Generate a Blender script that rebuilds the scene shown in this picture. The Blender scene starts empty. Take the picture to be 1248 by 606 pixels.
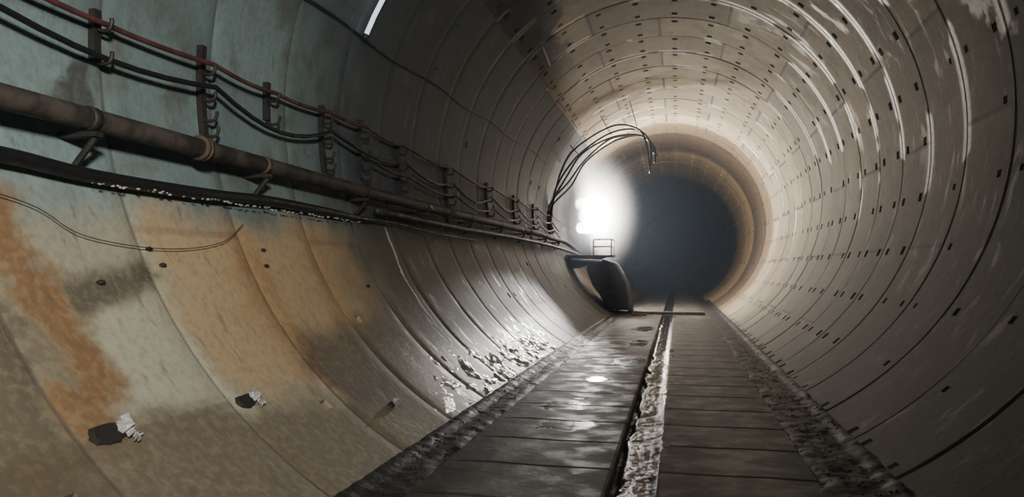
import bpy, bmesh, math, random
from mathutils import Vector, Euler, Matrix, noise
random.seed(7)
R=3.0; CZ=2.61            # tunnel radius, axis height above the track slab
Y0=0.53; RW=1.04          # first ring joint, ring width
D2R=math.pi/180
scene=bpy.context.scene
COL=scene.collection

# ------------------------------------------------------------------ helpers
def link(o):
    COL.objects.link(o); return o
def mesh_obj(name,verts,faces,mat=None,smooth=False,parent=None):
    me=bpy.data.meshes.new(name); me.from_pydata(verts,[],faces); me.validate(); me.update()
    if smooth:
        for p in me.polygons: p.use_smooth=True
    o=link(bpy.data.objects.new(name,me))
    if mat: me.materials.append(mat)
    if parent: o.parent=parent
    return o
def empty(name,loc=(0,0,0)):
    o=link(bpy.data.objects.new(name,None)); o.location=loc; o.empty_display_size=.1; return o
def tag(o,label=None,cat=None,kind=None,group=None):
    if label:o['label']=label
    if cat:o['category']=cat
    if kind:o['kind']=kind
    if group:o['group']=group
    return o
def on_ring(y,th,inset=0.0):
    r=R-inset
    return Vector((r*math.cos(th*D2R),y,CZ+r*math.sin(th*D2R)))
def tube_geo(pts,rad,seg=10,closed=True):
    verts=[];faces=[]
    n=len(pts); pts=[Vector(p) for p in pts]
    up=None
    for i,p in enumerate(pts):
        t=(pts[min(i+1,n-1)]-pts[max(i-1,0)]).normalized()
        if up is None:
            up=t.orthogonal().normalized()
        up=(up-t*up.dot(t)).normalized()
        s=t.cross(up)
        r=rad(i/(n-1)) if callable(rad) else rad
        for k in range(seg):
            a=2*math.pi*k/seg
            verts.append(p+up*math.cos(a)*r+s*math.sin(a)*r)
    for i in range(n-1):
        for k in range(seg):
            a=i*seg+k;b=i*seg+(k+1)%seg
            faces.append((a,b,b+seg,a+seg))
    if closed:
        faces.append(tuple(range(seg))[::-1]); faces.append(tuple((n-1)*seg+k for k in range(seg)))
    return verts,faces
def tube(name,pts,rad,mat,seg=10,parent=None):
    v,f=tube_geo(pts,rad,seg); return mesh_obj(name,v,f,mat,True,parent)
def smooth_path(pts,sub=8):
    pts=[Vector(p) for p in pts]; out=[]
    P=[pts[0]*2-pts[1]]+pts+[pts[-1]*2-pts[-2]]
    for i in range(1,len(P)-2):
        for k in range(sub):
            t=k/sub
            a,b,c,d=P[i-1],P[i],P[i+1],P[i+2]
            out.append(.5*((2*b)+(c-a)*t+(2*a-5*b+4*c-d)*t*t+(3*b-a-3*c+d)*t**3))
    out.append(pts[-1]); return out
def box_geo(lo,hi):
    x0,y0,z0=lo;x1,y1,z1=hi
    v=[(x0,y0,z0),(x1,y0,z0),(x1,y1,z0),(x0,y1,z0),(x0,y0,z1),(x1,y0,z1),(x1,y1,z1),(x0,y1,z1)]
    f=[(0,3,2,1),(4,5,6,7),(0,1,5,4),(1,2,6,5),(2,3,7,6),(3,0,4,7)]
    return v,f
def merge(*parts):
    if len(parts)==1 and isinstance(parts[0],list): parts=parts[0]
    V=[];F=[]
    for v,f in parts:
        n=len(V); V+=[Vector(p) for p in v]; F+=[tuple(i+n for i in g) for g in f]
    return V,F
def box(name,lo,hi,mat,bev=.0,parent=None):
    v,f=box_geo(lo,hi); o=mesh_obj(name,v,f,mat,False,parent)
    if bev:
        m=o.modifiers.new('bevel','BEVEL'); m.width=bev; m.segments=3
    return o

# ------------------------------------------------------------------ materials
class N:
    def __init__(s,name):
        s.m=bpy.data.materials.new(name); s.m.use_nodes=True
        s.nt=s.m.node_tree; s.b=s.nt.nodes['Principled BSDF']; s.L=s.nt.links
    def n(s,t,**kw):
        x=s.nt.nodes.new(t)
        for k,v in kw.items(): setattr(x,k,v)
        return x
    def lk(s,a,b): s.L.new(a,b)
    def sock(s,node,idx,v):
        if isinstance(v,bpy.types.NodeSocket): s.L.new(v,node.inputs[idx])
        else: node.inputs[idx].default_value=v
    def math(s,op,a,b=0.0,c=None,clamp=False):
        x=s.n('ShaderNodeMath',operation=op,use_clamp=clamp); s.sock(x,0,a); s.sock(x,1,b)
        if c is not None: s.sock(x,2,c)
        return x.outputs[0]
    def ramp(s,v,a,b,lo=0.0,hi=1.0):
        x=s.n('ShaderNodeMapRange'); x.interpolation_type='SMOOTHSTEP'
        s.sock(x,0,v);s.sock(x,1,a);s.sock(x,2,b);s.sock(x,3,lo);s.sock(x,4,hi); return x.outputs[0]
    def noise(s,vec,scale,detail=4,rough=.55,dist=0):
        x=s.n('ShaderNodeTexNoise'); s.L.new(vec,x.inputs['Vector'])
        x.inputs['Scale'].default_value=scale;x.inputs['Detail'].default_value=detail
        x.inputs['Roughness'].default_value=rough;x.inputs['Distortion'].default_value=dist
        return x.outputs['Fac']
    def mix(s,f,a,b,mode='MIX'):
        x=s.n('ShaderNodeMix',data_type='RGBA',blend_type=mode); s.sock(x,0,f)
        for i,v in ((6,a),(7,b)):
            if isinstance(v,bpy.types.NodeSocket): s.L.new(v,x.inputs[i])
            else: x.inputs[i].default_value=(*v,1)
        return x.outputs[2]
    def pos(s): return s.n('ShaderNodeTexCoord').outputs['Object']
    def stretch(s,vec,sc):
        x=s.n('ShaderNodeMapping'); s.L.new(vec,x.inputs['Vector']); x.inputs['Scale'].default_value=sc; return x.outputs[0]
    def bump(s,h,strength,dist):
        x=s.n('ShaderNodeBump'); s.L.new(h,x.inputs['Height']); x.inputs['Strength'].default_value=strength
        x.inputs['Distance'].default_value=dist; s.L.new(x.outputs[0],s.b.inputs['Normal'])
def simple(name,col,rough=.5,metal=0.0,var=.25,scale=9,bump=.3,col2=None):
    m=N(name); p=m.pos(); f=m.noise(p,scale,5)
    c2=col2 or tuple(c*(1-var) for c in col)
    m.lk(m.mix(m.ramp(f,.4,.62),col,c2),m.b.inputs['Base Color'])
    m.b.inputs['Metallic'].default_value=metal
    m.lk(m.ramp(f,.3,.7,max(.05,rough-.12),min(1,rough+.12)),m.b.inputs['Roughness'])
    if bump: m.bump(m.noise(p,scale*5,3),bump,.01)
    return m.m

def lining(name,side):
    m=N(name); p=m.pos()
    sep=m.n('ShaderNodeSeparateXYZ'); m.lk(p,sep.inputs[0]); X,Y,Z=sep.outputs
    uv=m.n('ShaderNodeUVMap'); uv.uv_map='ring'
    su=m.n('ShaderNodeSeparateXYZ'); m.lk(uv.outputs[0],su.inputs[0]); U,V=su.outputs[0],su.outputs[1]
    big=m.noise(p,.55,5,.6,.4); mid=m.noise(p,2.3,6,.6,.3); fine=m.noise(p,22,4,.6)
    streak=m.noise(m.stretch(p,(1.2,6.0,.5)),1.6,5,.6)
    ring=m.math('FLOOR',V); odd=m.math('MODULO',ring,2.0)
    us=m.math('ADD',U,m.math('MULTIPLY',odd,.5))
    fu=m.math('FRACT',us); du=m.math('MINIMUM',fu,m.math('SUBTRACT',1.0,fu))
    seam=m.ramp(du,.006,.015,1,0)
    wn=m.n('ShaderNodeTexWhiteNoise',noise_dimensions='2D'); cb=m.n('ShaderNodeCombineXYZ')
    m.lk(m.math('FLOOR',us),cb.inputs[0]); m.lk(ring,cb.inputs[1]); m.lk(cb.outputs[0],wn.inputs['Vector']); seg=wn.outputs['Value']
    fv=m.math('FRACT',V); dv=m.math('MINIMUM',fv,m.math('SUBTRACT',1.0,fv))
    joint=m.ramp(dv,.006,.018,1,0) if side=='left' else m.ramp(dv,.006,.020,1,0)
    if side=='left': base,alt=(.21,.285,.285),(.15,.205,.205)
    else: base,alt=(.50,.43,.315),(.36,.30,.21)
    c=m.mix(m.ramp(big,.38,.64),base,alt)
    c=m.mix(m.math('MULTIPLY',m.ramp(seg,0,1),.7 if side=='right' else .4),c,tuple(a*.4 for a in base))
    c=m.mix(m.ramp(mid,.48,.68,0,.55),c,(.165,.132,.085) if side=='right' else (.10,.10,.08))
    if side=='right': c=m.mix(m.ramp(streak,.62,.74,0,.3),c,(.62,.57,.47))
    else: c=m.mix(m.ramp(streak,.6,.74,0,.3),c,(.42,.46,.42))
    extra=None
    if side=='left':
        dn=m.math('MULTIPLY',m.math('SUBTRACT',mid,.5),.9)
        yy=m.math('ADD',Y,dn); zz=m.math('ADD',Z,m.math('MULTIPLY',m.math('SUBTRACT',big,.5),.9))
        def band(y0,y1,z0,z1,s=.08):
            a=m.math('MULTIPLY',m.ramp(yy,y0-s,y0+s),m.ramp(yy,y1-s,y1+s,1,0))
            b=m.math('MULTIPLY',m.ramp(zz,z0-s,z0+s),m.ramp(zz,z1-s,z1+s,1,0))
            return m.math('MULTIPLY',m.math('MULTIPLY',a,b),m.ramp(fine,.25,.6,.7,1))
        low=m.ramp(zz,1.3,1.75,1,0)
        c=m.mix(m.math('MULTIPLY',low,.85),c,(.34,.30,.20))
        c=m.mix(m.math('MULTIPLY',band(3.78,6.6,.55,1.6,.16),.85),c,(.43,.295,.155))
        c=m.mix(m.math('MULTIPLY',band(4.5,4.85,.5,1.6,.16),.7),c,(.32,.175,.075))
        c=m.mix(m.math('MULTIPLY',band(5.5,5.8,.5,1.6,.16),.7),c,(.33,.185,.08))
        c=m.mix(m.math('MULTIPLY',band(3.0,3.72,.5,1.02,.06),.85),c,(.41,.39,.29))
        c=m.mix(m.math('MULTIPLY',band(2.64,2.95,.38,1.6,.09),.93),c,(.20,.10,.038))
        c=m.mix(m.math('MULTIPLY',band(1.5,12,-.5,.48,.12),.9),c,(.12,.092,.058))
        c=m.mix(m.math('MULTIPLY',band(4.7,6.6,.3,.82,.12),.92),c,(.075,.056,.037))
        c=m.mix(m.math('MULTIPLY',band(2.95,3.7,1.06,1.22,.05),.9),c,(.075,.062,.042))
        c=m.mix(m.math('MULTIPLY',band(1.2,2.62,.2,1.2,.08),.85),c,(.10,.075,.045))
        c=m.mix(m.math('MULTIPLY',band(3.4,3.62,2.1,2.4,.05),.88),c,(.045,.045,.038))
        c=m.mix(m.math('MULTIPLY',band(4.2,4.4,2.2,2.46,.06),.6),c,(.08,.08,.07))
        grime=m.ramp(m.noise(m.stretch(p,(1,2.5,.8)),4.5,6,.7,.6),.56,.70,0,.55)
        c=m.mix(grime,c,(.085,.08,.065))
        c=m.mix(m.ramp(m.math('ADD',Y,m.math('MULTIPLY',dn,1.5)),5.6,7.4,0,.88),c,m.mix(m.ramp(Z,1.5,2.3),(.050,.040,.029),(.042,.054,.068)))  # wet far wall, its unlit tone painted into the colour, bluer above
        tr=m.math('MULTIPLY',m.ramp(m.math('ABSOLUTE',m.math('SUBTRACT',m.math('ADD',Y,m.math('MULTIPLY',dn,.25)),7.62)),.008,.03,1,0),band(7,8.5,.35,1.75,.05))
        c=m.mix(tr,c,(.75,.73,.68))
    else:
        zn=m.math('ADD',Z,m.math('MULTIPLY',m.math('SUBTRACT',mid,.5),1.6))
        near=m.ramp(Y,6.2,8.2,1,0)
        c=m.mix(m.math('MULTIPLY',near,m.ramp(zn,2.6,5.2,.97,.45)),c,(.042,.037,.022))  # damp near rings, their weak light painted in as dark brown
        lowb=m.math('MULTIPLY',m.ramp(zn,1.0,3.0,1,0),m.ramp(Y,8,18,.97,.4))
        c=m.mix(lowb,c,(.062,.051,.029))  # damp lower wall, with shadow painted into the same brown
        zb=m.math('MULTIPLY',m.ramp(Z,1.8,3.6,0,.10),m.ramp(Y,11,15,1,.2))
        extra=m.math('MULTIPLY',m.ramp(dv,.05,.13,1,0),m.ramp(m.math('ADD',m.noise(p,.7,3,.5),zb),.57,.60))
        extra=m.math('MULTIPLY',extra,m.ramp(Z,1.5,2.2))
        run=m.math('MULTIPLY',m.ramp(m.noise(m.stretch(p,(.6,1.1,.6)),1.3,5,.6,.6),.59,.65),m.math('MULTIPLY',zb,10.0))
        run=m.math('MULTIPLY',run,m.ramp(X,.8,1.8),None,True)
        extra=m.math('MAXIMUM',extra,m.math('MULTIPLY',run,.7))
        c=m.mix(m.math('MULTIPLY',extra,.9),c,(.92,.90,.85))  # lime and lamp glare along the ring edges, both painted near-white
        shade_u=m.math('ADD',m.math('ADD',U,m.ramp(Y,6.5,12.5,.42,0)),m.math('MULTIPLY',m.math('SUBTRACT',m.noise(p,1.3,5,.65),.5),.6))
        crown_shade=m.math('MULTIPLY',m.ramp(shade_u,12.70,12.78),m.ramp(m.math('ADD',Y,m.math('MULTIPLY',mid,2.0)),13.0,16.5,1,0))
        c=m.mix(m.math('MULTIPLY',crown_shade,.95),c,(.026,.032,.04))  # edge of the lamp's shadow on the crown, painted into the colour
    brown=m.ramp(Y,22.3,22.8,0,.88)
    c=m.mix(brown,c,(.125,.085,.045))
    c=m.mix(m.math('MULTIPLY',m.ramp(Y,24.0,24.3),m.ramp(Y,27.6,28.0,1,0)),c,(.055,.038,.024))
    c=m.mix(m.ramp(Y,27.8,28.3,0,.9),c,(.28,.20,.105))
    c=m.mix(m.ramp(Y,34.2,37,0,.96),c,(.018,.026,.038))  # unlit depth of the bore painted dark blue into the lining
    c=m.mix(m.math('MULTIPLY',joint,m.ramp(Y,7,12,.5,.35)),c,(.045,.04,.033)); c=m.mix(m.math('MULTIPLY',seam,.85 if side=='right' else .25),c,(.06,.052,.044))
    c=m.mix(m.math('MULTIPLY',m.ramp(fine,.4,.7),.3),c,(.11,.098,.075))
    m.lk(c,m.b.inputs['Base Color'])
    wet=m.ramp(m.noise(m.stretch(p,(1,2.2,.6)),3.2,6,.65,.5),.54,.70)
    if side=='left':
        gl=m.math('MULTIPLY',m.ramp(Z,.7,.25),m.ramp(Y,5.5,6.5))
        m.lk(m.math('SUBTRACT',m.ramp(wet,0,1,.66,.42),m.math('MULTIPLY',gl,.2)),m.b.inputs['Roughness'])
    else:
        m.lk(m.math('SUBTRACT',m.ramp(wet,0,1,.76,.58),m.math('MULTIPLY',extra,.34)),m.b.inputs['Roughness'])
    m.b.inputs['Specular IOR Level'].default_value=.4
    h=m.math('ADD',m.math('MULTIPLY',fine,.35),m.math('MULTIPLY',mid,.6))
    m.bump(h,.7,.014)
    return m.m
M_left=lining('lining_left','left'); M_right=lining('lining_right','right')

def floor_mat():
    m=N('wet_slab'); p=m.pos()
    big=m.noise(p,.9,5,.6,.5); fine=m.noise(p,18,4); mid=m.noise(p,4,5,.6)
    sep=m.n('ShaderNodeSeparateXYZ'); m.lk(p,sep.inputs[0]); X,Y,Z=sep.outputs
    c=m.mix(m.ramp(big,.38,.62),(.080,.070,.056),(.038,.033,.027))
    c=m.mix(m.ramp(mid,.5,.7,0,.6),c,(.105,.09,.071))
    f=m.math('FRACT',m.math('DIVIDE',m.math('SUBTRACT',Y,.40),.7)); d=m.math('MINIMUM',f,m.math('SUBTRACT',1.0,f))
    c=m.mix(m.ramp(m.math('ADD',d,m.math('MULTIPLY',m.math('SUBTRACT',mid,.5),.08)),.012,.07,.6,0),c,(.014,.012,.011))
    c=m.mix(m.ramp(Z,-.06,-.03,1,0),c,(.01,.009,.008))
    ed=m.ramp(m.math('ADD',m.math('ABSOLUTE',m.math('ADD',X,.03)),m.math('MULTIPLY',m.math('SUBTRACT',mid,.5),.5)),.80,1.05)
    c=m.mix(m.math('MULTIPLY',ed,.85),c,(.020,.017,.013))
    m.lk(c,m.b.inputs['Base Color'])
    def pud(x,y,rx,ry):
        a=m.math('DIVIDE',m.math('ADD',m.math('SUBTRACT',X,x),m.math('MULTIPLY',m.math('SUBTRACT',mid,.5),.35)),rx)
        b=m.math('DIVIDE',m.math('ADD',m.math('SUBTRACT',Y,y),m.math('MULTIPLY',m.math('SUBTRACT',mid,.5),.8)),ry)
        return m.ramp(m.math('SQRT',m.math('ADD',m.math('MULTIPLY',a,a),m.math('MULTIPLY',b,b))),.7,1.05,1,0)
    q=pud(-.60,5.85,.26,.28)
    for a in ((-.74,6.65,.26,.3),(-.32,10.0,.25,.7),(-.62,8.3,.12,.25),(-.35,12.5,.2,.8),(-.4,15.5,.25,.9)): q=m.math('MAXIMUM',q,pud(*a))
    m.lk(m.math('SUBTRACT',m.ramp(mid,.4,.65,.70,.48),m.math('MULTIPLY',q,.40)),m.b.inputs['Roughness'])
    b=m.n('ShaderNodeBump'); m.lk(m.math('ADD',mid,m.math('MULTIPLY',fine,.3)),b.inputs['Height'])
    m.lk(m.math('SUBTRACT',.6,m.math('MULTIPLY',q,.55)),b.inputs['Strength']); b.inputs['Distance'].default_value=.014
    m.lk(b.outputs[0],m.b.inputs['Normal'])
    return m.m
M_floor=floor_mat()
M_mudd=simple('dark_mud',(.016,.013,.010),.62,0,.5,6,.5)
M_mud=simple('wet_mud',(.016,.016,.017),.10,0,.6,10,.7)
M_mortar=simple('wet_mortar',(.42,.41,.38),.25,0,.5,7,.6)
M_gmud=simple('wall_foot_mud',(.20,.19,.17),.18,0,.6,7,.9)
M_pipe=simple('rusty_pipe',(.022,.020,.018),.62,.1,.5,4,.6,(.062,.05,.04))
M_flange=simple('ochre_rust',(.10,.072,.045),.7,.1,.4,12,.5)
M_hose=simple('black_hose',(.008,.008,.009),.5,0,.3,8,.2)
M_black=simple('black_cable',(.011,.011,.013),.5,0,.3,9,0)
M_red=simple('red_cable',(.11,.035,.035),.6,0,.5,6,0)
M_grey=simple('grey_cable',(.04,.044,.048),.5,0,.4,9,0)
M_steel=simple('bracket_steel',(.035,.03,.028),.6,.3,.4,12,.3)
M_whitep=simple('white_paint',(.75,.75,.72),.5,0,.25,12,.1)
M_brown=simple('brown_paint',(.030,.022,.017),.85,.0,.5,6,.2)
M_redp=simple('red_paint',(.30,.05,.03),.5,0,.4,6,.2)
M_hole=simple('hole_shade',(.018,.015,.012),.85,0,.3,20,.5)  # near-black discs: shade inside the socket holes, painted flat
M_timber=simple('sill_timber',(.17,.105,.06),.7,0,.4,10,.3)

# ------------------------------------------------------------------ tunnel lining
def lining_wall(name,t0,t1,mat,k0,k1,pocket_prob,gd,gw,dv):
    st=2
    ths=list(range(t0,t1+1,st)); nt=len(ths)
    prof=[(0,gd),(gw*.5,gd),(gw,0),(.14,0),(.26,0),(.77,0),(.89,0),(1.04-gw,0),(1.04-gw*.5,gd),(1.04,gd)]
    V=[];UV=[];rows=[]
    for k in range(k0,k1):
        rr=random.Random(k*13+5); dr=rr.uniform(-dv,dv)*(.4 if k<9 else 1)
        for (py,g) in prof:
            y=Y0+k*RW+py; row=[]
            for t in ths:
                r=R+g+dr+0.003*math.sin(t*.13+k)
                row.append(len(V)); V.append((r*math.cos(t*D2R),y,CZ+r*math.sin(t*D2R))); UV.append((t/45.0+10,k+py/RW+20))
            rows.append(row)
    F=[]; np_=len(prof)
    for k in range(k0,k1):
        rr=random.Random(k*7+1); sh=0
        base=(k-k0)*np_
        for i in range(np_):
            if base+i+1>=len(rows): break
            a=rows[base+i]; b=rows[base+i+1]
            for j in range(nt-1):
                q=(a[j],a[j+1],b[j+1],b[j])
                idx=(ths[j]//st)
                if i in (3,5) and (idx+sh)%6==0 and rr.random()<pocket_prob*(.7 if k<8 else 1) and k<40:
                    vs=[Vector(V[x]) for x in q]; c=sum(vs,Vector())/4
                    out=Vector((c.x,0,c.z-CZ)).normalized()
                    s0=rr.uniform(.5,.8) if k<8 else rr.uniform(.8,.97)
                    n0=len(V)
                    for x,v in zip(q,vs):
                        V.append(tuple(c+(v-c)*s0)); UV.append(UV[x])
                    for e,(x,v) in enumerate(zip(q,vs)):
                        V.append(tuple(c+(v-c)*s0*.7+out*((.055 if e in(0,1) else .02) if k<8 else .07))); UV.append(UV[x])
                    for e in range(4):
                        e2=(e+1)%4
                        F.append((q[e],q[e2],n0+e2,n0+e)); F.append((n0+e,n0+e2,n0+4+e2,n0+4+e))
                    F.append((n0+4,n0+5,n0+6,n0+7))
                else: F.append(q)
    me=bpy.data.meshes.new(name); me.from_pydata(V,[],F); me.update()
    uvl=me.uv_layers.new(name='ring')
    for l in me.loops: uvl.data[l.index].uv=UV[l.vertex_index]
    for p in me.polygons: p.use_smooth=True
    me.set_sharp_from_angle(angle=25*D2R)
    me.materials.append(mat)
    o=link(bpy.data.objects.new(name,me)); return tag(o,kind='structure')
KA,KB=-4,62
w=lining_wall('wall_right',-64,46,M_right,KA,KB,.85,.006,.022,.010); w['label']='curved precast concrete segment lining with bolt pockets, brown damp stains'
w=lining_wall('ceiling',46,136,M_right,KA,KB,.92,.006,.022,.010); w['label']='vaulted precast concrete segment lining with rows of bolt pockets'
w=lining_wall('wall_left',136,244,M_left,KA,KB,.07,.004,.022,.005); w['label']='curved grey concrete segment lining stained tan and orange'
V=[(3.2*math.cos(a*.2618),62,CZ+3.2*math.sin(a*.2618)) for a in range(24)]
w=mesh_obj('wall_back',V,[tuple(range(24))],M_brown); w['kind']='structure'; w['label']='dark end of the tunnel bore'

# ------------------------------------------------------------------ track slab
xs=[(-1.62,-.02),(-1.22,-.03),(-1.18,-.01),(-1.17,0),(-.9,.004),(-.55,-.003),(-.135,0),(-.12,-.012),(-.115,-.11),(.155,-.11),(.16,-.012),(.175,0),(.5,-.003),(.8,.003),(1.07,0),(1.08,-.01),(1.1,-.05),(1.62,-.04)]
V=[];F=[];y=-3.8;ys=[]
while y<61:
    ys+= [(y+.0,-.008),(y+.02,0),(y+.68,0),(y+.70,-.008)]; y+=.7
for (yy,g) in ys:
    for (x,z) in xs: V.append((x,yy,z+(g if abs(x)<1.16 and not -.13<x<.17 else 0)))
nx=len(xs)
for i in range(len(ys)-1):
    for j in range(nx-1): F.append((i*nx+j,i*nx+j+1,(i+1)*nx+j+1,(i+1)*nx+j))
fl=mesh_obj('floor',V,F,M_floor); fl['kind']='structure'; fl['label']='wet dark concrete track slab with transverse joints and central drain'

# ------------------------------------------------------------------ loose material (uncountable)
ico=bmesh.new(); bmesh.ops.create_icosphere(ico,subdivisions=1,radius=1); ICOV=[v.co.copy() for v in ico.verts]; ICOF=[tuple(v.index for v in f.verts) for f in ico.faces]; ico.free()
def lump_geo(n,place):
    V=[];F=[]
    for i in range(n):
        c,s,fl_=place()
        off=Vector((random.random()*50,)*3); rz=Matrix.Rotation(random.random()*6.28,3,'Z')@Matrix.Rotation(random.random()*.6,3,'X')
        b=len(V)
        for v in ICOV:
            q=v*(1+.45*noise.noise(v*1.3+off)); q=Vector((q.x*1.2,q.y*.9,q.z*fl_)); V.append(c+rz@q*s)
        F+=[tuple(a+b for a in f) for f in ICOF]
    return V,F
def grid_geo(x0,x1,nx,y0,y1,dy,zf):
    V=[];F=[];ny=int((y1-y0)/dy)+1
    for i in range(ny):
        for j in range(nx):
            x=x0+(x1-x0)*j/(nx-1); y=y0+i*dy; V.append((x,y,zf(x,y)))
    for i in range(ny-1):
        for j in range(nx-1): F.append((i*nx+j,i*nx+j+1,(i+1)*nx+j+1,(i+1)*nx+j))
    return V,F
def nz(x,y,s,o=0): return noise.noise(Vector((x*s,y*s,o)))
def yfar(a,b): return a+(b-a)*random.random()**1.5
def smst(t): t=max(0,min(1,t)); return t*t*(3-2*t)
def zr(x,y):
    return .000+.010*nz(x,y,3.2)+.011*nz(x,y,9,4)+.006*nz(x,y,24,4)-.022*smst((1.12+.20*nz(0,y,1.8,9)-x)/.12)+.03*smst((x-1.38)/.1)
def pr():
    y=yfar(1.5,26); x=random.gauss(1.28,.11); x=max(1.08,min(1.46,x)); s=random.uniform(.004,.013)
    return Vector((x,y,zr(x,y)+s*.15)),s,.5
tag(mesh_obj('mud_bank',*merge(grid_geo(.95,1.5,34,1,30,.025,zr),lump_geo(900,pr)),M_mudd,True),'dark wet mud and crumbs heaped along the slab edge','mud','stuff')
def zl(x,y):
    return -.004+.007*nz(x,y,3.5,2)+.007*nz(x,y,11,4)+.004*nz(x,y,26,4)-.022*smst((x+1.26+.16*nz(0,y,1.6,5))/.12)+.03*smst((-x-1.36)/.1)
def pl():
    y=yfar(1.5,24); x=-1.36+random.gauss(0,.06); x=max(-1.48,min(-1.22,x)); s=random.uniform(.003,.009)
    return Vector((x,y,zl(x,y)+s*.15)),s,.5
tag(mesh_obj('mud_bank',*merge(grid_geo(-1.5,-1.06,28,1,30,.025,zl),lump_geo(600,pl)),M_mudd,True),'thin strip of dark gritty mud at the lining foot','mud','stuff')
def zc(x,y):
    return -.040+.016*nz(x,y,2.6,1)+.011*nz(x,y,9,3)+.007*nz(x,y,26,5)-.04*smst((-.055+.05*nz(0,y,1.9,7)-x)/.04)+.030*smst((x-.09)/.08)
tag(mesh_obj('drain_mud',*grid_geo(-.112,.23,28,1,40,.016,zc),M_mud,True),'glistening wet silt and water trickling along the central drain','mud','stuff')
V=[];F=[];na=44;ny=300
for i in range(ny):
    for j in range(na):
        y=5.2+7.2*i/(ny-1); th=227+12.5*j/(na-1)
        e=min(1,4*min(i/(ny-1),1-i/(ny-1)))*min(1,.3+1.3*j/(na-1))
        h=-.009+e*(.012+.030*noise.noise(Vector((y*3.2,th*.25,1)))+.018*noise.noise(Vector((y*9,th*.7,2)))+.011*noise.noise(Vector((y*24,th*2,4))))
        V.append(on_ring(y,th,h))
for i in range(ny-1):
    for j in range(na-1): F.append((i*na+j,i*na+j+1,(i+1)*na+j+1,(i+1)*na+j))
tag(mesh_obj('mortar_spill',V,F,M_gmud,True),'wet grey mortar splashes glinting at the wall foot','mortar','stuff')

# ------------------------------------------------------------------ pipe on the left wall
e=tag(empty('pipe',(-2.75,0,2.01)),'long dusty brown steel pipe bracketed to the lining','pipe')
def pp(y): 
    return Vector((-2.75+.01*math.sin(y*.8),y,2.01+.014*math.sin(y*.55)))
def addp(o):
    o.parent=e; o.matrix_parent_inverse=Matrix.Translation(-e.location); return o
path=[pp(-2+i*.4) for i in range(56)]+[Vector((-2.72,21.4,1.9)),Vector((-2.66,23,1.75)),Vector((-2.6,26,1.55))]
addp(tube('pipe_run',path,.061,M_pipe,18))
for y in (4.25,9.6,15.2):
    for dy in (-.018,.018):
        p=pp(y); o=addp(tube('flange',[p+Vector((0,dy-.014,0)),p+Vector((0,dy+.014,0))],.082,M_flange,18))
for y in (1.6,3.3,5.0,6.8,8.6,10.6,12.6,14.6,17,19):
    p=pp(y); 
    addp(tube('clamp',[p+Vector((0,-.025,0)),p+Vector((0,.025,0))],.067,M_flange if y in(5.0,) else M_steel,18))
    v,f=merge(box_geo((p.x-.17,y-.03,p.z-.098),(p.x+.06,y+.03,p.z-.071)),tube_geo([p+Vector((-.10,0,-.26)),p+Vector((.04,0,-.1))],.018,6))
    addp(mesh_obj('pipe_bracket',v,f,M_steel))

e2=tag(empty('service_pipe',(-2.75,8,1.85)),'slim grey steel service pipe beside the large pipe','pipe')
o=tube('pipe_run',smooth_path([(-2.78,7.2,1.84),(-2.77,10,1.82),(-2.76,14,1.83),(-2.74,18,1.80),(-2.68,21,1.72),(-2.4,23,1.55)],6),.035,M_grey,10); o.parent=e2; o.matrix_parent_inverse=Matrix.Translation(-e2.location)

# black hose
pts=[(-2.79,1.2,1.80),(-2.80,2.0,1.78),(-2.79,2.82,1.765),(-2.79,3.4,1.73),(-2.78,4.34,1.73),(-2.79,5.1,1.755),(-2.79,5.82,1.75),(-2.79,6.8,1.735),(-2.78,7.7,1.74),(-2.76,8.6,1.70),(-2.75,9.4,1.68),(-2.75,11,1.67)]
def hr(t): return .039 if t<.58 else .039-.024*min(1,(t-.58)/.1)
tag(tube('hose',smooth_path(pts,10),hr,M_hose,12),'thick black rubber hose draped along the lining below the pipe','hose')
def ph():
    y=random.uniform(3.3,6.8); p=Vector((-2.76+random.uniform(-.01,.015),y,1.703-.01*abs(math.sin(y*5))+random.uniform(-.012,.0))); return p,random.uniform(.005,.014),.5
tag(mesh_obj('mortar_dribble',*lump_geo(110,ph),M_mortar,True),'pale mortar dribbles stuck under the black hose','mortar','stuff')

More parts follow.
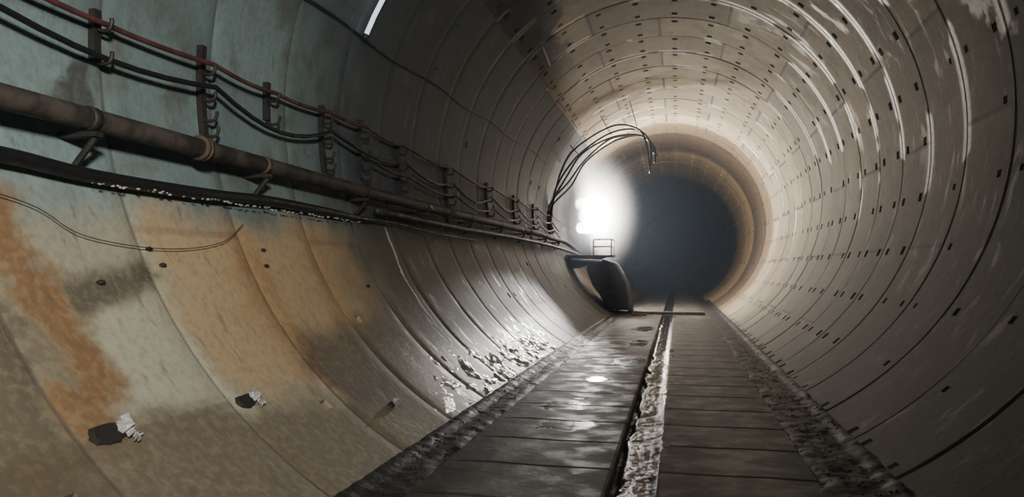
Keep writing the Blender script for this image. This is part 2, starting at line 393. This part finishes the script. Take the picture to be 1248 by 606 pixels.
# cable brackets
BR=[(3.58,2.43,2.72,0),(4.55,2.13,2.80,1),(5.4,2.44,2.75,0),(6.35,2.14,2.77,1),(7.2,2.18,2.80,1),(8.3,2.09,2.74,1),(10.2,2.1,2.74,1),(12.5,2.12,2.74,1),(14.7,2.12,2.74,1),(16.8,2.12,2.74,1),(18.9,2.12,2.74,1),(2.6,2.13,2.8,1)]
def wall_x(z): return -math.sqrt(9-(z-CZ)**2)+.0
for (y,z0,z1,long_) in BR:
    b=tag(empty('cable_bracket',(-2.93,y,(z0+z1)/2)),'long dark steel cable bracket with hook arms' if long_ else 'short dark steel cable hook bolted to lining','cable bracket',group='cable brackets on the lining')
    zs=[z0+(z1-z0)*i/6 for i in range(7)]
    V=[];F=[]
    for z in zs:
        x=wall_x(z)
        V+=[(x,y-.025,z),(x+.045,y-.025,z),(x+.045,y+.025,z),(x,y+.025,z)]
    for i in range(6):
        for k in range(4): F.append((i*4+k,i*4+(k+1)%4,(i+1)*4+(k+1)%4,(i+1)*4+k))
    F+=[(3,2,1,0),(24,25,26,27)]
    o=mesh_obj('back_plate',V,F,M_steel); o.parent=b; o.matrix_parent_inverse=Matrix.Translation(-b.location)
    arms=[2.63,2.44]+([2.30,2.19] if long_ else [])
    for az in arms:
        x=wall_x(az)+.02
        pts=smooth_path([(x+.0,y,az-.01),(x+.05,y,az-.035),(x+.10,y,az-.03),(x+.118,y,az+.005),(x+.118,y,az+.03)],4)
        o=tube('hook',pts,lambda t:.012,M_steel,8); o.parent=b; o.matrix_parent_inverse=Matrix.Translation(-b.location)
def cable(name,supports,sag,rad,mat,label,x0):
    pts=[];rr=random.Random(name+str(x0))
    for (a,b) in zip(supports[:-1],supports[1:]):
        sg=sag*rr.uniform(.5,1.5)
        for k in range(8):
            t=k/8; y=a[0]+(b[0]-a[0])*t; z=a[1]+(b[1]-a[1])*t-sg*4*t*(1-t)*(b[0]-a[0])
            pts.append((x0+.015*math.sin(y*3),y,z))
    pts.append((x0,*supports[-1])) 
    return tag(tube(name,pts,rad,mat,10),label,'cable')
cable('red_cable',[(1.4,2.66),(2.6,2.66),(3.58,2.63),(4.55,2.66),(5.4,2.66),(6.35,2.70),(7.2,2.72),(8.3,2.70),(10.2,2.70),(12.5,2.66),(14.7,2.64),(16.8,2.64),(18.9,2.62),(21,2.6)],.022,.017,M_red,'dusty red power cable hung along the brackets',-2.885)
cable('black_cable',[(1.4,2.52),(2.6,2.52),(4.55,2.50),(6.35,2.52),(8.3,2.50),(10.2,2.48),(12.5,2.49),(14.7,2.47),(16.8,2.47),(18.9,2.45),(21,2.4)],.068,.018,M_black,'sagging black cable looped from bracket to bracket',-2.87)
cable('grey_cable',[(7.2,2.36),(8.3,2.33),(10.2,2.3),(12.5,2.28),(14.7,2.27),(16.8,2.27),(18.9,2.25),(21.2,2.1)],.035,.016,M_black,'thin black cable hanging low on the brackets',-2.83)
tag(tube('thin_cable',[on_ring(4+i*.6,162.5-.28*i+.5*math.sin(i*1.3),.04) for i in range(23)],.010,M_black,8),'thin black wire fixed high on the lining','cable')
tag(tube('wire',smooth_path([on_ring(2.4,199,.04),on_ring(2.95,201.1,.04),on_ring(3.24,204.1,.04),on_ring(3.83,205.2,.04),on_ring(4.4,204,.04),on_ring(4.75,201,.04)],8),.003,M_grey,6),'thin sagging tie wire on the stained lining','wire')
# fluorescent tube
EM=bpy.data.materials.new('tube_glow'); EM.use_nodes=True; b=EM.node_tree.nodes['Principled BSDF']; b.inputs['Base Color'].default_value=(.8,.85,.9,1); b.inputs['Emission Color'].default_value=(.75,.88,1,1); b.inputs['Emission Strength'].default_value=1.2
ft=tag(empty('tube_lamp',on_ring(6.88,156,.06)),'short bluish white fluorescent tube on the lining','lamp')
for nm,a0,a1,rd_,mt in (('tube',160.5,148.5,.024,EM),('end_cap',161.5,160.5,.028,M_grey),('end_cap',148.5,147.5,.028,M_grey)):
    o=tube(nm,[on_ring(6.84+(160-a)*.006,a,.09) for a in (a0,a0+(a1-a0)*.33,a0+(a1-a0)*.66,a1)],rd_,mt,12); o.parent=ft; o.matrix_parent_inverse=Matrix.Translation(-ft.location)

for (y,th,l) in ((12.0,129,.35),(16.9,150,.5)):
    a=on_ring(y,th,-.0); n=(Vector((0,y,CZ))-a).normalized()
    tag(tube('steel_rod',[a,a+n*l*.6+Vector((0,0,-l*.5))],.015,M_whitep,8),'short pale steel rod sticking out of the lining','rod')

def socket(y,th,r,label):
    s=tag(empty('lifting_socket',on_ring(y,th)),label,'socket hole',group='lifting sockets in the lining')
    n=Vector((math.cos(th*D2R),0,math.sin(th*D2R))); ty=Vector((0,1,0)); tt=n.cross(ty)
    V=[];F=[];c=on_ring(y,th,.016); seg=20
    prof=[(1.35,-.012),(1.12,.006),(1.0,.004),(.9,.000),(0.6,.0)]
    for (k,h) in prof:
        for i in range(seg):
            a=6.283*i/seg; w=1+.3*noise.noise(Vector((math.cos(a)*2,math.sin(a)*2,y)))
            V.append(c+(ty*math.cos(a)*1.15+tt*math.sin(a)*.6)*r*k*w-n*h)
    for j in range(len(prof)-1):
        for i in range(seg): F.append((j*seg+i,j*seg+(i+1)%seg,(j+1)*seg+(i+1)%seg,(j+1)*seg+i))
    F.append(tuple((len(prof)-1)*seg+i for i in range(seg)))
    o=mesh_obj('socket_shade',V,F,M_hole,True); o.parent=s; o.matrix_parent_inverse=Matrix.Translation(-s.location)
    rr=random.Random(int(y*10))
    for fl in range(3):
        V=[];F=[];g=7; ao=rr.uniform(-.5,.5); sc=(1.2,.8,.5)[fl]
        for i in range(g):
            for j in range(g):
                u=i/(g-1);v=j/(g-1)
                q=c+ty*(r*(.85+.35*fl+1.2*sc*u)*(1-.25*v))+tt*(r*(-.8+.7*fl+1.0*sc*v-.3*u+ao*u))-n*(.006+.04*sc*math.sin(u*3.0)*(.4+.6*v)+.025*noise.noise(Vector((u*3,v*3,y+fl))))
                V.append(q)
        for i in range(g-1):
            for j in range(g-1):
                if (i+j+fl)%9!=0: F.append((i*g+j,i*g+j+1,(i+1)*g+j+1,(i+1)*g+j))
        o=mesh_obj('mortar_flap',V,F,M_mortar,False); md=o.modifiers.new('solid','SOLIDIFY'); md.thickness=.008
        o.parent=s; o.matrix_parent_inverse=Matrix.Translation(-s.location)
socket(2.77,224.5,.066,'dark round socket with broken pale mortar plug')
socket(3.77,225.3,.060,'dark round socket with cracked mortar flap')
socket(5.2,233,.03,'small mortar plugged socket low on the lining')
for (y,th) in ((3.72,205),(3.78,207),(3.25,209),(4.9,207),(4.95,204.5),(6.5,211)):
    c=on_ring(y,th,.012); s=Vector((.02,.03,.016))
    V=[c+Vector((v.x*s.x,v.y*s.y,v.z*s.z)) for v in ICOV]
    tag(mesh_obj('bolt_stub',V,ICOF,M_steel),'small rusty bolt stub in the lining','bolt',group='bolt stubs in the lining')

# ------------------------------------------------------------------ cables arching to the lamp
base=[(-2.90,2.2),(-2.88,3.0),(-2.64,3.64),(-2.2,4.28),(-1.36,4.76),(-.66,4.80),(-.40,4.4),(-.39,3.70)]
rr=random.Random(11)
for i in range(5):
    pts=[]
    for k,(x,z) in enumerate(base):
        f=k/7
        pts.append((x+(.04*i*(f>.2))+rr.uniform(-.09,.09)*(f>.1),18.6+.16*i+.1*math.sin(k+i),z-.05*i*math.sin(f*3.1)+rr.uniform(-.10,.08)*(f>.1)+(.13*i if k==7 else 0)))
    tag(tube('hanging_cable',smooth_path(pts,8),.024,M_black,8),'black cable arching from the wall across the vault','cable',group='arching black cables')
for (x,z) in ((-2.2,4.28),(-1.36,4.76),(-.66,4.80)):
    a=math.atan2(z-CZ,x); top=Vector((3.0*math.cos(a),18.8,CZ+3.0*math.sin(a)))
    tag(tube('hanger',[top,Vector((x*.98,18.8,z-.12))],.012,M_steel,6),'thin steel hanger holding the arched cables','hanger',group='cable hangers')

# ------------------------------------------------------------------ floodlights
E=bpy.data.materials.new('lamp_glass'); E.use_nodes=True; b=E.node_tree.nodes['Principled BSDF']; b.inputs['Emission Color'].default_value=(1,.99,.98,1); b.inputs['Emission Strength'].default_value=80
LP=Vector((-2.5,22.5,2.85))
aim=Vector((.55,-.83,-.02)).normalized()
q=aim.to_track_quat('Y','Z').to_matrix()
for dz,dx in ((-.36,.05),(0,.12),(.36,.03)):
    P=LP+Vector((dx,0,dz))
    fo=tag(empty('floodlight',P),'bright white work floodlight fixed to the lining','floodlight',group='floodlights on the lining')
    def addf(o): o.parent=fo; o.matrix_parent_inverse=Matrix.Translation(-fo.location); return o
    def rounded(w,h,d0,d1,n=24):
        V=[]
        for d in (d0,d1):
            for i in range(n):
                a=2*math.pi*i/n; cx=math.copysign(abs(math.cos(a))**.6,math.cos(a)); sz=math.copysign(abs(math.sin(a))**.6,math.sin(a))
                V.append(P+q@Vector((cx*w,d,sz*h)))
        F=[(i,(i+1)%n,n+(i+1)%n,n+i) for i in range(n)]+[tuple(range(n))[::-1],tuple(range(n,2*n))]
        return V,F
    addf(mesh_obj('housing',*rounded(.30,.18,-.14,-.03),M_steel))
    addf(mesh_obj('lens',*rounded(.285,.17,-.029,-.012),E))
    addf(tube('mounting_arm',[P+q@Vector((0,-.1,0)),Vector((wall_x(P.z)+.01,22.7,P.z))],.02,M_steel,8))
def light(name,typ,loc,power,color,dirv=None,**kw):
    l=bpy.data.lights.new(name,typ); l.energy=power; l.color=color
    for k,v in kw.items(): setattr(l,k,v)
    o=link(bpy.data.objects.new(name,l)); o.location=loc
    if dirv is not None: o.rotation_euler=Vector(dirv).to_track_quat('-Z','Y').to_euler()
    return o
light('flood_beam','SPOT',LP+aim*.3,8800,(1,.955,.87),(.95,.08,.27),spot_size=math.radians(178),spot_blend=.02,shadow_soft_size=.3)
light('lamp_fill','POINT',LP+Vector((.25,-.2,.0)),110,(.8,.9,1.0),shadow_soft_size=.15)  # added point fill beside the lamp, softly lights the left wall
light('foot_fill','SPOT',(-1.75,20.3,2.3),1600,(1,.98,.94),(-.02,-12.0,-2.6),spot_size=math.radians(16),spot_blend=.8,shadow_soft_size=.1)  # added spot without a fixture, makes the wall foot glint
light('foreground_fill','AREA',(1.2,-1.2,2.9),108,(1,.97,.9),(-3.6,4.8,-1.2),size=.5,spread=math.radians(85))  # unseen fill behind the camera, lights the left foreground wall
light('rear_fill','AREA',(0,-3.2,3.4),15,(.42,.70,1.0),(-.6,1,.3),size=2.0)  # added bluish area fill from the rear, no lamp there

# ------------------------------------------------------------------ platform and clutter near the lamp
pf=tag(empty('work_platform',(-1.9,21.0,1.5)),'dark steel wall platform with white handrail under the lamp','platform')
def addw(o): o.parent=pf; o.matrix_parent_inverse=Matrix.Translation(-pf.location); return o
addw(box('deck',(-2.78,20.6,1.57),(-1.46,21.5,1.62),M_brown))
for y in (20.7,21.4): addw(mesh_obj('gusset_plate',[Vector((x,y+d,z)) for d in (-.01,.01) for x,z in ((-1.7,1.57),(-2.75,1.57),(-2.62,1.25),(-2.5,1.25))],[(0,1,2,3),(7,6,5,4),(0,4,5,1),(1,5,6,2),(2,6,7,3),(3,7,4,0)],M_brown))
V,F=merge([tube_geo([(-1.5,y,1.62),(-1.5,y,2.06)],.024,8) for y in (20.65,21.45)]+[tube_geo([(-2.0,20.65,1.62),(-2.0,20.65,2.06)],.024,8)]+[tube_geo([(-2.0,20.65,z),(-1.5,20.65,z),(-1.5,21.45,z)],.024,8) for z in (1.86,2.06)])
addw(mesh_obj('handrail',V,F,M_whitep,True))
addw(tube('outrigger_arm',[(-2.6,20.55,1.50),(-1.75,20.5,1.46)],.03,M_whitep,8))
cp=tag(empty('compressor',(-1.35,21.2,0)),'tall dark wheeled compressor standing against the wall','compressor')
def addc(o): o.parent=cp; o.matrix_parent_inverse=Matrix.Translation(-cp.location); return o
V=[];F=[]   # engine cover following the wall on one side
prof=[(-1.66,.12),(-1.80,.45),(-2.05,.80),(-2.20,1.20),(-2.15,1.46),(-1.75,1.50),(-1.42,1.40),(-1.22,1.08),(-1.08,.80),(-1.02,.40),(-1.0,.12)]
for y,s in ((20.62,.94),(20.72,1),(22.0,1),(22.1,.94)):
    for (x,z) in prof: V.append((-1.5+(x+1.5)*s,y,.8+(z-.8)*s))
n=len(prof)
for i in range(3):
    for k in range(n): F.append((i*n+k,i*n+(k+1)%n,(i+1)*n+(k+1)%n,(i+1)*n+k))
F+=[tuple(range(n))[::-1],tuple(range(3*n,4*n))]
addc(mesh_obj('body',V,F,M_brown,False))
for y in (20.95,21.6): addc(tube('wheel',[(-1.06,y,.17),(-.96,y,.17)],.17,M_hose,20))
addc(box('chassis',(-1.42,20.78,.09),(-1.0,21.9,.20),M_brown,.02))
tag(box('sill_beam',(-.88,20.2,0.012),(1.0,20.36,.09),M_timber,.01),'brown timber beam lying across the slab','beam')
tag(box('red_board',(-.9,19.6,0.012),(-.5,19.68,.06),M_redp,.01),'short red painted board lying on the slab','board')

# ------------------------------------------------------------------ added lamp glare volume
hz=bpy.data.materials.new('lamp_glare'); hz.use_nodes=True; nt=hz.node_tree; nt.nodes.remove(nt.nodes['Principled BSDF'])  # added scattering volume, stands in for the glare around the lamp
vs=nt.nodes.new('ShaderNodeVolumeScatter'); vs.inputs['Anisotropy'].default_value=.2; vs.inputs['Color'].default_value=(.93,.97,1,1)
tc=nt.nodes.new('ShaderNodeTexCoord'); ln=nt.nodes.new('ShaderNodeVectorMath'); ln.operation='LENGTH'; nt.links.new(tc.outputs['Object'],ln.inputs[0])
mr=nt.nodes.new('ShaderNodeMapRange'); nt.links.new(ln.outputs['Value'],mr.inputs[0]); mr.inputs[1].default_value=0; mr.inputs[2].default_value=1.0; mr.inputs[3].default_value=1; mr.inputs[4].default_value=0
pw=nt.nodes.new('ShaderNodeMath'); pw.operation='POWER'; nt.links.new(mr.outputs[0],pw.inputs[0]); pw.inputs[1].default_value=3.4
ml=nt.nodes.new('ShaderNodeMath'); ml.operation='MULTIPLY'; nt.links.new(pw.outputs[0],ml.inputs[0]); ml.inputs[1].default_value=3.6
nt.links.new(ml.outputs[0],vs.inputs['Density'])
nt.links.new(vs.outputs[0],nt.nodes['Material Output'].inputs['Volume'])
bm=bmesh.new(); bmesh.ops.create_icosphere(bm,subdivisions=3,radius=1.0); me=bpy.data.meshes.new('lamp_glare'); bm.to_mesh(me); bm.free(); me.materials.append(hz)
o=link(bpy.data.objects.new('lamp_glare',me)); o.location=(-2.6,22.0,2.95); o.scale=(2.1,2.8,2.6); tag(o,'added scattering volume standing in for the floodlight glare','glare','stuff')

# ------------------------------------------------------------------ world (thin dust in the air) + camera
wd=bpy.data.worlds.new('world'); scene.world=wd; wd.use_nodes=True; nt=wd.node_tree
nt.nodes['Background'].inputs[0].default_value=(.3,.36,.42,1); nt.nodes['Background'].inputs[1].default_value=.02
vs=nt.nodes.new('ShaderNodeVolumeScatter'); vs.inputs['Density'].default_value=.0031; vs.inputs['Anisotropy'].default_value=.6; vs.inputs['Color'].default_value=(.6,.76,1,1)
nt.links.new(vs.outputs[0],nt.nodes['World Output'].inputs['Volume'])
cd=bpy.data.cameras.new('camera'); cd.sensor_width=36; cd.lens=900*36/1248; cd.clip_end=200
co=link(bpy.data.objects.new('camera',cd)); co.location=(.28,0,1.23); co.rotation_euler=Euler((math.pi/2+math.radians(1.6),0,math.radians(12.6)))
scene.camera=co
